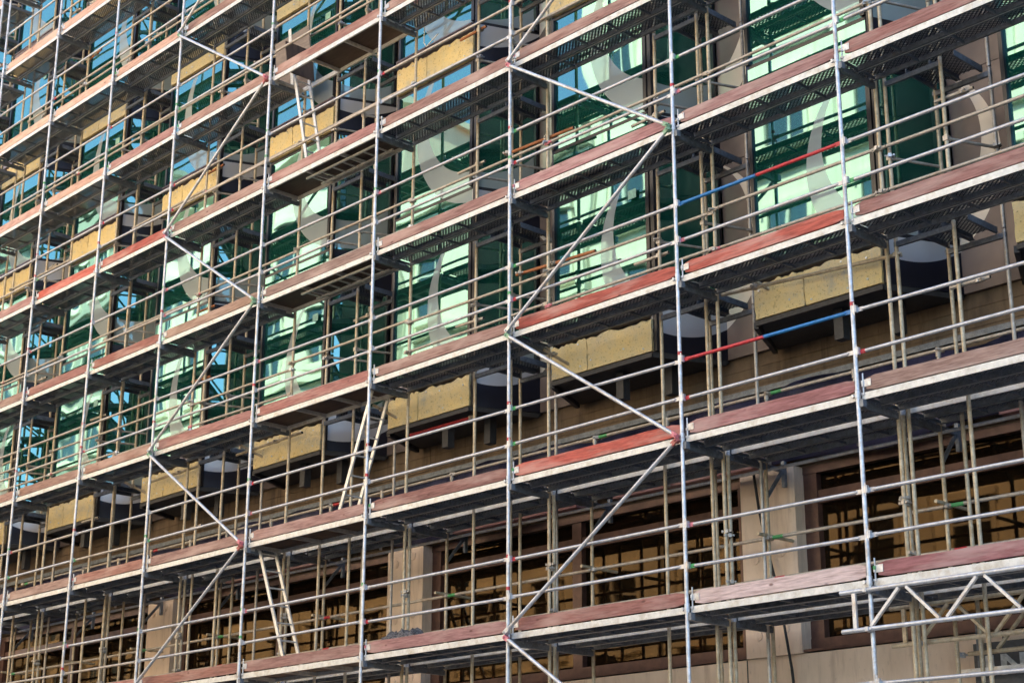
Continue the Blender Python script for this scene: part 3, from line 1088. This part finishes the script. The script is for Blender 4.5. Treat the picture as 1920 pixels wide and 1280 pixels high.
def mk_inner(h, hn):
    def f(b, l, rk):
        x0, x1 = BAYS[b]
        L = x1 - x0
        lab = f'{hn} inner guardrail tube, {rank_low(rk)} in the {bayname(b)}' if rk else f'{hn} inner guardrail tube {beyond(b, l)}'
        j = rg.uniform(-0.05, 0.08)
        t = thing('inner_guardrail', lab, 'guardrail', (x0, YB - 0.03, 2.0 * l + h + j), 'guardrails on the wall side of the decks')
        ob('tube', RM[L, 'rail_old'], t)
        ob('flat_end', FM[rg.choice(['rail_old', 'rail', 'rail_old', 'pink'])], t, (-0.05, 0, 0))
        ob('flat_end', FM['rail_old'], t, (L + 0.03, 0, 0), (0, 0, math.pi))
        if rg.random() < 0.7:
            ob('coupler', me_clamp, t, (0, 0.03, 0), (0, 0, R(rg.uniform(-40, 60))))
        if rg.random() < 0.5:
            ob('coupler', me_clampg, t, (L, 0.03, 0), (0, 0, R(rg.uniform(-60, 60))))
        t.rotation_euler = (0, R(rg.uniform(-0.5, 0.5)), 0)
    return f


for h, hn in ((0.56, 'lower'), (1.03, 'upper')):
    pts = [(b, l, seg((BAYS[b][0], YB, 2 * l + h), (BAYS[b][1], YB, 2 * l + h), 15)) for b in range(NB - 1) for l in LV if l >= 3]
    build_set(pts, mk_inner(h, hn))

# ---- diagonal braces zig-zagging up two bays
me_endclamp = {}
for c_ in ('faded_green', 'pink', 'faded_red', 'galv'):
    me_endclamp[c_] = MB().box((-0.02, -0.022, -0.028), (0.075, 0.006, 0.028)).tube((0.0, -0.04, 0), (0.0, 0.03, 0), 0.013, 8) \
        .tube((0.0, 0.02, -0.022), (0.0, 0.02, 0.022), 0.033, 12).mesh('end_clamp', M[c_], False)


def brace(xa, za, xb, zb, lab, cols):
    p, q = Vector((xa, -0.075, za)), Vector((xb, -0.075, zb))
    d = q - p
    ang = -math.atan2(d.z, d.x)
    t = thing('diagonal_brace', lab, 'brace', tuple(p), 'diagonal braces on the front', rot=(0, ang, 0))
    L = d.length
    ob('tube', MB().tube((0.06, 0, 0), (L - 0.06, 0, 0), 0.0242, 14).mesh('tube', M['galv']), t)
    ob('end_clamp', me_endclamp[cols[0]], t)
    ob('end_clamp', me_endclamp[cols[1]], t, (L, 0, 0), (0, math.pi, 0))


for bay, xl, xr, lo, hi, par in ((2, 0.0, 3.0, 0, 6, 1), (5, -9.0, -6.0, 0, 8, 1)):
    lst = []
    for l in range(lo, hi):
        # odd levels sit at the left upright
        a = (xl if l % 2 == par else xr, 2.0 * l)
        b_ = (xl if (l + 1) % 2 == par else xr, 2.0 * (l + 1))
        lst.append((l, a, b_))
    rk = 0
    for l, a, b_ in lst:
        pp = seg((a[0], -0.07, a[1]), (b_[0], -0.07, b_[1]), 25)
        if not seen(pp, 150):
            continue
        if seen(pp):
            rk += 1
            lab = f'diagonal brace tube, {rank_low(rk)} in the {bayname(bay)}'
        else:
            lab = 'diagonal brace tube ' + BEYOND
        cols = [('faded_green', 'pink'), ('galv', 'faded_red'), ('pink', 'faded_green'), ('galv', 'faded_green')][l % 4]
        brace(a[0] + (0.03 if a[0] == xl else -0.03), a[1] + 0.03, b_[0] + (0.03 if b_[0] == xl else -0.03), b_[1] - 0.03, lab, cols)

# ---- inner frames and small decks in the recesses between the glass bays
me_rp = {}
me_rdeck = MB()
for x in (0.0, 0.33):
    me_rdeck.box((x, 0.0, -0.042), (x + 0.004, 0.60, 0.034)).box((x + 0.312, 0.0, -0.042), (x + 0.316, 0.60, 0.034))
    me_rdeck.box((x + 0.004, 0.0, -0.042), (x + 0.03, 0.60, -0.039)).box((x + 0.286, 0.0, -0.042), (x + 0.312, 0.60, -0.039))
me_rdeck = me_rdeck.mesh('plank_frame', M['deck'], False)
me_rsheet = MB().box((0.0045, 0.0, 0.030), (0.3115, 0.60, 0.0335)).mesh('perforated_sheet', M['perf'], False)
me_bar = MB().box((-0.02, -0.02, -0.11), (0.76, 0.02, -0.05)).mesh('transom', M['deck'], False)
me_yrail = MB().tube((0, 0, 0), (0.27, 0.66, 0), 0.019, 10).box((-0.03, -0.03, -0.03), (0.03, 0.05, 0.03)).mesh('side_rail', M['rail_old'])
rs = random.Random(12)
recess = []
for kx in range(-6, 3):
    xr_ = OX + PER * kx + 1.86
    if seen(seg((xr_ + 0.9, 1, 1), (xr_ + 0.9, 1, 20), 50), 120):
        recess.append((kx, xr_))
recess.reverse()
vis = [kx for kx, x_ in recess if seen(seg((x_ + 0.9, 1, 1), (x_ + 0.9, 1, 20), 50))]
stubs = 0
for kx, xr_ in recess:
    rk = vis.index(kx) + 1 if kx in vis else None
    rname = rank_right(rk, 'recess') if rk else 'recess ' + BEYOND
    f = thing('recess_scaffold', f'inner posts and rails in the {rname} between the glass bays', 'scaffold frame', (xr_, 0, GZ), 'inner frames in the facade recesses')
    top = 22.0
    vis_l = [l for l in range(-1, 11) if seen(seg((xr_ + 0.5, 0.8, 2 * l), (xr_ + 1.3, 1.4, 2 * l + 2), 6), 200)]
    l0, l1 = -1, max(vis_l)
    for (px_, py_, mat) in ((0.335, 0.79, 'galv_old'), (1.09, 0.79, 'galv_old'), (0.61, 1.42, 'galv_old'), (1.34, 1.42, 'rail_old')):
        for l in vis_l:
            if (px_, 'p') not in me_rp:
                me_rp[px_, 'p'] = MB().tube((0, 0, 0), (0, 0, 1.985), 0.0235, 12).mesh('post', M[mat])
            ob('post', me_rp[px_, 'p'], f, (px_, py_, 2 * l + T + 0.01))
        if min(vis_l) > -1:
            hgt = 2 * min(vis_l) + T
            ob('lower_post', MB().tube((0, 0, 0), (0, 0, hgt), 0.0235, 12).mesh('lower_post', M[mat]), f, (px_, py_, 0))
    n = 0
    for l in vis_l:
        if l < 3:
            continue
        z = 2.0 * l
        ob('transom', me_bar, f, (0.335, 0.79, z + T))
        ob('transom', me_bar, f, (0.60, 1.42, z + T))
        for h in (0.5, 1.0):
            ob('side_rail', me_yrail, f, (0.335, 0.79, z + T + h + rs.uniform(-0.04, 0.04)))
            ob('side_rail', me_yrail, f, (1.09, 0.79, z + T + h + rs.uniform(-0.04, 0.04)))
            ob('coupler', me_clamp if rs.random() < 0.6 else me_clampg, f, (0.335, 0.79, z + T + h), (0, 0, R(rs.uniform(-90, 90))))
            ob('coupler', me_clamp, f, (1.34, 1.42, z + T + h), (0, 0, R(rs.uniform(-90, 90))))
        s_ = seen(seg((xr_ + 0.6, 0.8, z), (xr_ + 1.3, 1.4, z), 4))
        if s_ and rk:
            n += 1
            lab = f'small perforated deck, {rank_low(n)} in the {rname}'
        else:
            lab = f'small perforated deck beyond the picture edge at lift {ORD[l + 1]}, ' + rname
        d = thing('recess_deck', lab, 'deck', (xr_ + 0.62, 0.80, z), 'small decks in the facade recesses')
        p_ = ob('plank_frame', me_rdeck, d)
        ob('perforated_sheet', me_rsheet, p_)
        ob('perforated_sheet', me_rsheet, p_, (0.33, 0, 0))

# lower recess posts need no decks; second row of frames under the bays
me_sec_r2 = MB().tube((0, 0, 0.0), (0, 0, 1.985), PR, 14).mesh('post', M['galv_old'])
for xi, x in enumerate(ALLX[1:-2]):
    z_top = 4.0
    if not seen(seg((x, 0.8, 0), (x, 1.5, 4), 20), 200):
        continue
    lab = (f'inner lower scaffold frame with wall brackets, behind the {rank_right(CX.index(x) + 1, "pole line")}' if x in CX else 'inner lower scaffold frame ' + BEYOND)
    f = thing('inner_scaffold', lab, 'scaffold frame', (x, 0, GZ), 'inner frames under the glass bays')
    for l in (-1, 0, 1):
        for y in (0.825, 1.54):
            z = 2.0 * l + T
            ob('post', me_sec_r2, f, (0, y, z if l > -1 else z))
    for y in (0.825, 1.54):
        ob('base_plate', MB().box((-0.08, -0.08, 0), (0.08, 0.08, 0.012)).tube((0, 0, 0), (0, 0, 0.64), 0.02, 10).mesh('base_plate', M['galv']), f, (0, y, 0))
    for l in (0, 1, 2):
        z = 2.0 * l + T
        ob('transom', MB().box((-0.024, 0.85, -0.12), (0.024, 1.52, -0.05)).mesh('transom', M['deck'], False), f, (0, 0, z))
        ob('collar', me_sleeve, f, (0, 0.825, z))
    ob('bracket', MB().bar((0, 1.55, T + 3.93), (0, 1.93, T + 3.93), 0.04, 0.05).bar((0, 1.555, T + 3.55), (0, 1.86, T + 3.91), 0.03, 0.04)
       .box((-0.025, 1.88, T + 3.72), (0.025, 1.93, T + 4.05)).mesh('bracket', M['deck'], False), f)
    for h in (2.95, 3.0, 2.4):
        ob('coupler', me_clamp, f, (0, 0.78, T + h), (0, 0, R(rs.uniform(-60, 90))))
    # wall tie
    ob('wall_tie', MB().tube((0.03, 1.3, T + 3.05), (0.03, 1.99, T + 3.05), 0.022, 10).mesh('wall_tie', M['galv_old']), f)

# inner rails of the second row and the long tube below its deck
for b in range(NB - 1):
    x0, x1 = BAYS[b]
    for z, nm, y, lab in ((3.02, 'inner_guardrail', 1.50, 'upper worn tube before the ground floor windows'), (2.52, 'inner_guardrail', 1.50, 'lower worn tube before the ground floor windows'),
                          (3.90, 'ledger_tube', 1.62, 'ledger tube under the inner deck'), (4.86, 'inner_guardrail', 1.60, 'worn handrail before the blue sheet')):
        pp = seg((x0, y, z), (x1, y, z), 11)
        if not seen(pp, 150):
            continue
        l_ = f'{lab} in the {bayname(b)}' if seen(pp) else f'inner tube {BEYOND}'
        t = thing(nm, l_, 'guardrail' if 'rail' in nm else 'tube', (x0, y, z), 'tubes of the inner lower row')
        ob('tube', MB().tube((0.0, 0, 0), (x1 - x0 - 0.004, 0, 0), 0.0225, 12).mesh('tube', M['galv'] if nm == 'ledger_tube' else M['rail_old']), t)
        if nm != 'ledger_tube':
            ob('coupler', me_clamp, t, (0.05, 0.03, 0), (0, 0, R(rs.uniform(-50, 50))))
            mk_ = rs.choice([None, 'red', 'green', None])
            if mk_:
                ob('paint_band', MB().tube((0.1, 0, 0), (0.26, 0, 0), 0.024, 12).mesh('paint_band', M[mk_]), t)

# short posts that carry the handrail before the sheet
for xi, x in enumerate(ALLX[1:-3]):
    for dx in (0.02, 1.35):
        p0 = (x + dx, 1.60, 4.0)
        if seen([p0, (p0[0], p0[1], 5.0)], 40):
            lab = f'short handrail post, {"left" if dx < 1 else "middle"} of the {bayname(BAYS.index([q for q in BAYS if q[0] == x][0]))}' if seen([p0, (p0[0], p0[1], 4.6)]) else 'short handrail post ' + BEYOND
            thing('handrail_post', lab, 'post', (p0[0], p0[1], 3.95), 'short posts before the blue sheet',
                  MB().tube((0, 0, 0), (0, 0, 0.93), 0.022, 10).tube((0, 0, 0.83), (0, 0, 0.94), 0.032, 10).mesh('handrail_post', M['rail_old']))

# timber laid on the wall brackets
for b, (xa, xb, lab) in enumerate(((-3.0, -0.4, 'pinkish timber plank on the wall brackets beneath the middle bays'), (-9.0, -6.4, 'pinkish timber plank on the wall brackets at the lower left'),
                                   (0.3, 2.9, 'timber plank on the wall brackets left of the pale column'), (6.2, 8.6, 'timber plank on the wall brackets at the right edge'))):
    t = thing('bracket_plank', lab, 'plank', (xa, 1.64, 3.965), 'planks on the wall brackets')
    ob('board', MB().box((0, 0, 0), (xb - xa, 0.24, 0.04)).mesh('board', M['wood'], False), t, color=(0.40, 0.20, 0.18, 1))

# ---- short tubes and stray couplers on the inner posts
def tube_thing(name, lab, p, q, r, mat, cpl=None, grp=None, ring=None):
    p, q = Vector(p), Vector(q)
    t = thing(name, lab, 'tube', tuple(p), grp)
    ob('tube', MB().tube((0, 0, 0), tuple(q - p), r, 12).mesh('tube', M[mat]), t)
    # black disc on each end, coloured for the shade inside the tube
    d = (q - p).normalized()
    ob('bore', MB().tube(tuple(-d * 0.001), tuple(d * 0.002), r * 0.82, 10).tube(tuple((q - p) + d * 0.001), tuple((q - p) - d * 0.002), r * 0.82, 10).mesh('bore', M['black']), t)
    for c_ in cpl or []:
        ob('coupler', me_clamp, t, tuple((q - p) * c_), (0, 0, R(30 + 90 * c_)))
    return t


tube_thing('rusty_tube', 'rusty orange tube clamped across the middle glass bay, lower one', (-0.70, 0.79, 7.24), (0.86, 0.79, 7.17), 0.024, 'rust', [0.05, 0.47])
tube_thing('rusty_tube', 'rusty brown tube clamped across the middle glass bay, upper one', (-0.94, 0.79, 9.18), (0.47, 0.79, 9.13), 0.024, 'rust', [0.03, 0.6])
tube_thing('red_tube', 'red oxide tube below the wool panel, right of the aluminium ladder', (-3.49, 1.2, 5.5), (-2.09, 1.2, 5.5), 0.024, 'red', [0.98])
tube_thing('dark_tube', 'shaded tube running across the right hand wool panel', (3.02, 0.80, 5.98), (5.62, 0.80, 5.80), 0.024, 'galv_old', [0.2, 0.98])
tube_thing('dark_tube', 'shaded tube across the wool panel left of the lower ladder', (-7.6, 0.80, 5.86), (-5.75, 0.80, 5.90), 0.024, 'galv_old', [0.6])
tube_thing('dark_tube', 'shaded tube across the wool panel over the lower left brace', (-10.4, 0.80, 5.86), (-8.7, 0.80, 5.88), 0.024, 'galv_old', [0.6])
for (x_, z_, where) in ((0.03, 5.80, 'middle right'), (3.5, 5.98, 'right hand'), (-3.68, 5.78, 'centre left'), (-7.2, 5.80, 'left'), (-10.9, 5.8, 'far left')):
    tube_thing('wall_anchor', f'short wall anchor tube poking into the {where} wool panel', (x_, 0.60, z_ + 0.12), (x_ + 0.12, 0.985, z_ - 0.04), 0.022, 'galv_old', [0.35], 'anchors into the wool panels')
tube_thing('yellow_tube', 'ochre tube sloping before the blue reflecting pane near the top', (-2.95, 0.80, 12.1), (-1.9, 0.80, 12.9), 0.024, 'galv_old', [0.02, 0.95])
nst = 0
for i, (kx, xr_) in enumerate(recess):
    for l in range(2, 9):
        if rs.random() < 0.85:
            z = 2 * l + rs.choice([0.8, 1.25, 1.5])
            a_, b2 = (xr_ - 0.15, 0.84, z), (xr_ + 0.45, 0.84, z + rs.uniform(-0.03, 0.03))
            if rs.random() < 0.4:
                a_, b2 = (xr_ + 0.95, 0.84, z), (xr_ + 1.45, 0.84, z)
            if seen([a_, b2]) and kx in vis:
                nst += 1
                r_ = vis.index(kx) + 1
                near_l = ORD[max(1, l - 1)]
                tube_thing('stub_tube', f'short stub of tube at the {rank_right(r_, "recess")}, about the {near_l} lift', a_, b2, 0.022, 'rust' if rs.random() < 0.15 else 'rail_old', [0.7], 'short stub tubes on the inner posts')

# ---- ladders in the access bay
def ladder(lab, top, bot, ya, yb, n):
    t = thing('ladder', lab, 'ladder', (bot[0], 0, bot[1]), 'aluminium ladders in the access bay')
    T_, B_ = Vector((top[0] - bot[0], 0, top[1] - bot[1])), Vector((0, 0, 0))
    for y in (ya, yb):
        ob('rail', MB().bar(B_ + Vector((0, y, 0)), T_ + Vector((0, y, 0)), 0.025, 0.058).mesh('rail', M['alu'], False), t)
    for i in range(n):
        p = T_ * ((i + 0.6) / n)
        ob('rung', MB().tube((p.x, ya + 0.013, p.z), (p.x, yb - 0.013, p.z), 0.014, 8).mesh('rung', M['alu']), t)


ladder('aluminium ladder hanging from the open hatch near the top, before the blue pane', (-5.66, 12.05), (-5.12, 10.04), 0.26, 0.56, 7)
ladder('leaning aluminium ladder left of the wool panel in the middle', (-3.25, 6.0), (-4.05, 4.04), 0.26, 0.58, 7)
ladder('aluminium ladder standing at the lower left before the bronze windows', (-5.98, 4.0), (-5.12, 2.04), 0.24, 0.54, 7)

# ---- lattice girders at the lower right
def girder(lab, x0, x1, y, zb, zt, mat):
    t = thing('lattice_girder', lab, 'girder', (x0, y, zb), 'lattice girders at the lower right')
    L, H = x1 - x0, zt - zb
    ob('top_chord', MB().tube((0, 0, H), (L, 0, H), 0.0242, 14).mesh('top_chord', M[mat]), t)
    ob('bottom_chord', MB().tube((0, 0, 0), (L, 0, 0), 0.0242, 14).mesh('bottom_chord', M[mat]), t)
    ob('end_post', MB().bar((0.17, 0, 0.02), (0.17, 0, H - 0.02), 0.03, 0.045).mesh('end_post', M[mat], False), t)
    x = 0.36
    up = True
    while x + 0.5 < L:
        a_ = (x, 0, 0.022) if up else (x, 0, H - 0.022)
        b2 = (x + 0.36, 0, H - 0.022) if up else (x + 0.36, 0, 0.022)
        ob('lattice_bar', MB().bar(a_, b2, 0.03, 0.036, up=(0, 1, 0)).mesh('lattice_bar', M[mat], False), t)
        x += 0.36 + 0.09
        up = not up
    for h in (0, H):
        ob('coupler', me_clampg, t, (5.5 - x0, 0.04, h))


girder('bright front lattice girder clamped to the rightmost pole line', 5.18, 10.9, -0.075, 1.51, 1.91, 'galv')
girder('dusty middle lattice girder behind the bright front one', 5.12, 10.9, 0.89, 1.46, 1.86, 'galv_old')
girder('rear lattice girder close to the wall at the lower right', 5.6, 10.9, 1.60, 1.40, 1.80, 'galv_old')

# ---- small loose things
pl = thing('plywood_sheet', 'weathered plywood sheet leaning on the inner rail near the top', 'plywood', (-6.72, 0.66, 12.05))
ob('sheet', MB().box((0, 0, 0), (1.0, 0.018, 1.08)).mesh('sheet', M['plysheet'], False), pl, rot=(R(6), 0, 0))
st = ob('strap', MB().box((0.42, -0.012, 0.1), (0.50, -0.002, 1.2)).mesh('strap', M['white'], False), pl, rot=(R(6), 0, 0))
st['label'] = 'white strap hanging over the sheet'
# scrap heap on the lowest deck
mb = MB()
r = random.Random(31)
nx, ny = 16, 7
for j in range(ny + 1):
    for i in range(nx + 1):
        e = min(i, nx - i) / nx * 2
        e2 = min(j, ny - j) / ny * 2
        h = 0.31 * min(1, e * 4.0) ** 0.6 * min(1, e2 * 2.4) ** 0.6 * (0.8 + r.uniform(0, 0.35))
        mb.v.append((0.80 * i / nx + r.uniform(-.01, .01), 0.4 * j / ny + r.uniform(-.01, .01), h))
for j in range(ny):
    for i in range(nx):
        a = j * (nx + 1) + i
        mb.f.append((a, a + 1, a + nx + 2, a + nx + 1))
mb.m = [0] * len(mb.f)
k = NM('scrap_mesh')
n = k.noise(k.coord((1, 1, 3)), 28, 4, 0.8)
k.bump(n, 1.0, 0.03)
thing('netting_heap', 'heap of dark grey netting on the lowest deck, left of the middle brace', 'netting', (-2.92, 0.16, 2.034), me=mb.mesh('netting_heap', k.set(k.ramp(n, [(0.4, (0.03, 0.03, 0.035)), (0.62, (0.35, 0.33, 0.33))]), 0.8), False))

mb = MB().tube((0, 0, 0), (0, 0, -0.28), 0.009, 8).tube((0, 0, -0.27), (0.06, 0, -0.36), 0.009, 8).tube((0.06, 0, -0.36), (0.34, 0, -0.24), 0.009, 8)
thing('wire_hook', 'white bent hook hanging under the plywood platform near the top', 'hook', (-2.72, 0.66, 11.92), me=mb.mesh('wire_hook', M['white']))
tube_thing('red_tube', 'short orange red tube on the inner posts, upper left corner area', (-14.2, 0.8, 15.7), (-13.6, 0.8, 15.78), 0.024, 'rust', [0.1, 0.6])
# stained cement sacks and an offcut board left on the decks
for nm, lab, cat, loc, dim, colr in (('timber_offcut', 'timber offcut lying on the deck behind the pale toe board', 'offcut', (3.6, 0.25, 2.036), (1.3, 0.16, 0.05), (0.55, 0.40, 0.28, 1)),
                                     ('timber_offcut', 'timber offcut on the deck left of the red and blue rail', 'offcut', (1.2, 0.36, 6.036), (1.5, 0.18, 0.06), (0.50, 0.36, 0.24, 1)),
                                     ('timber_offcut', 'timber offcut on the deck under the upper rusty tube', 'offcut', (0.4, 0.30, 8.036), (1.1, 0.2, 0.05), (0.50, 0.33, 0.22, 1))):
    t = thing(nm, lab, cat, loc, 'offcuts on the decks')
    ob('board', MB().box((0, 0, 0), dim).mesh('board', M['wood'], False), t, color=colr)

# black hose down the pale column
pts = [Vector(p_) for p_ in ((2.46, 1.9, 4.3), (2.52, 1.9, 4.0), (2.60, 1.88, 3.5), (2.68, 1.88, 3.1), (2.80, 1.88, 2.6), (2.90, 1.88, 2.1), (2.98, 1.9, 1.5), (3.02, 1.92, 0.9), (3.0, 1.9, GZ + 0.13))]
mb = MB()
for a_, b2 in zip(pts, pts[1:]):
    mb.tube(a_, b2 + (b2 - a_) * 0.01, 0.018, 8)
thing('hose', 'thin black hose hanging down the pale concrete column', 'hose', me=mb.mesh('hose', M['black']))

# lettered plate at the lower right corner
sg = thing('site_sign', 'dark grey sign with white letters in the bottom right corner', 'sign', (5.46, 1.93, 0.95))
ob('plate', MB().box((0, 0, 0), (2.1, 0.02, 0.60)).mesh('plate', M['mark_grey'], False), sg)
ob('letter', MB().box((0.14, -0.006, 0.24), (0.245, -0.001, 0.46)).mesh('letter', M['white'], False), sg)
mb = MB().box((0.33, -0.006, 0.24), (0.40, -0.001, 0.46)).box((0.56, -0.006, 0.24), (0.63, -0.001, 0.46))
q = [(0.402, 0.46), (0.33, 0.46), (0.558, 0.24), (0.63, 0.24)]
i = len(mb.v)
mb.v += [(x, -0.009, z) for x, z in q] + [(x, -0.0015, z) for x, z in q]
mb.f += [(i, i + 1, i + 2, i + 3), (i + 4, i + 7, i + 6, i + 5), (i, i + 3, i + 7, i + 4), (i + 1, i + 5, i + 6, i + 2)]
mb.m += [0] * 4
ob('letter', mb.mesh('letter', M['white'], False), sg)

# drain tray with punched edge behind the girders
tr_ = thing('cable_tray', 'perforated cable tray at the wall behind the girders, lower right', 'cable tray', (5.35, 1.75, 1.20))
ob('tray', MB().box((0, 0, 0), (0.95, 0.12, 0.012)).box((0, -0.012, 0), (0.95, 0, 0.06)).mesh('tray', M['galv'], False), tr_)
ob('hanger', MB().box((0.25, 0.02, 0.061), (0.29, 0.06, 0.6)).mesh('hanger', M['deck'], False), tr_)

# end beams of the neighbouring scaffold in the top left corner
for l, nm in ((8, 'lower'), (9, 'upper')):
    t = thing('end_beam', f'{nm} grey end beam with coloured stickers at the top left', 'beam', (-16.86, 0.05, 2 * l + 0.05), 'end beams at the top left')
    ob('beam', MB().box((0, 0, 0), (0.03, 0.68, 0.15)).mesh('beam', M['galv'], False), t)
    for i, c_ in enumerate(('red', 'white', 'green', 'pink', 'white')):
        ob('sticker', MB().box((0.0305, 0.08 + i * 0.12, 0.05), (0.033, 0.14 + i * 0.12, 0.10)).mesh('sticker', M[c_], False), t)
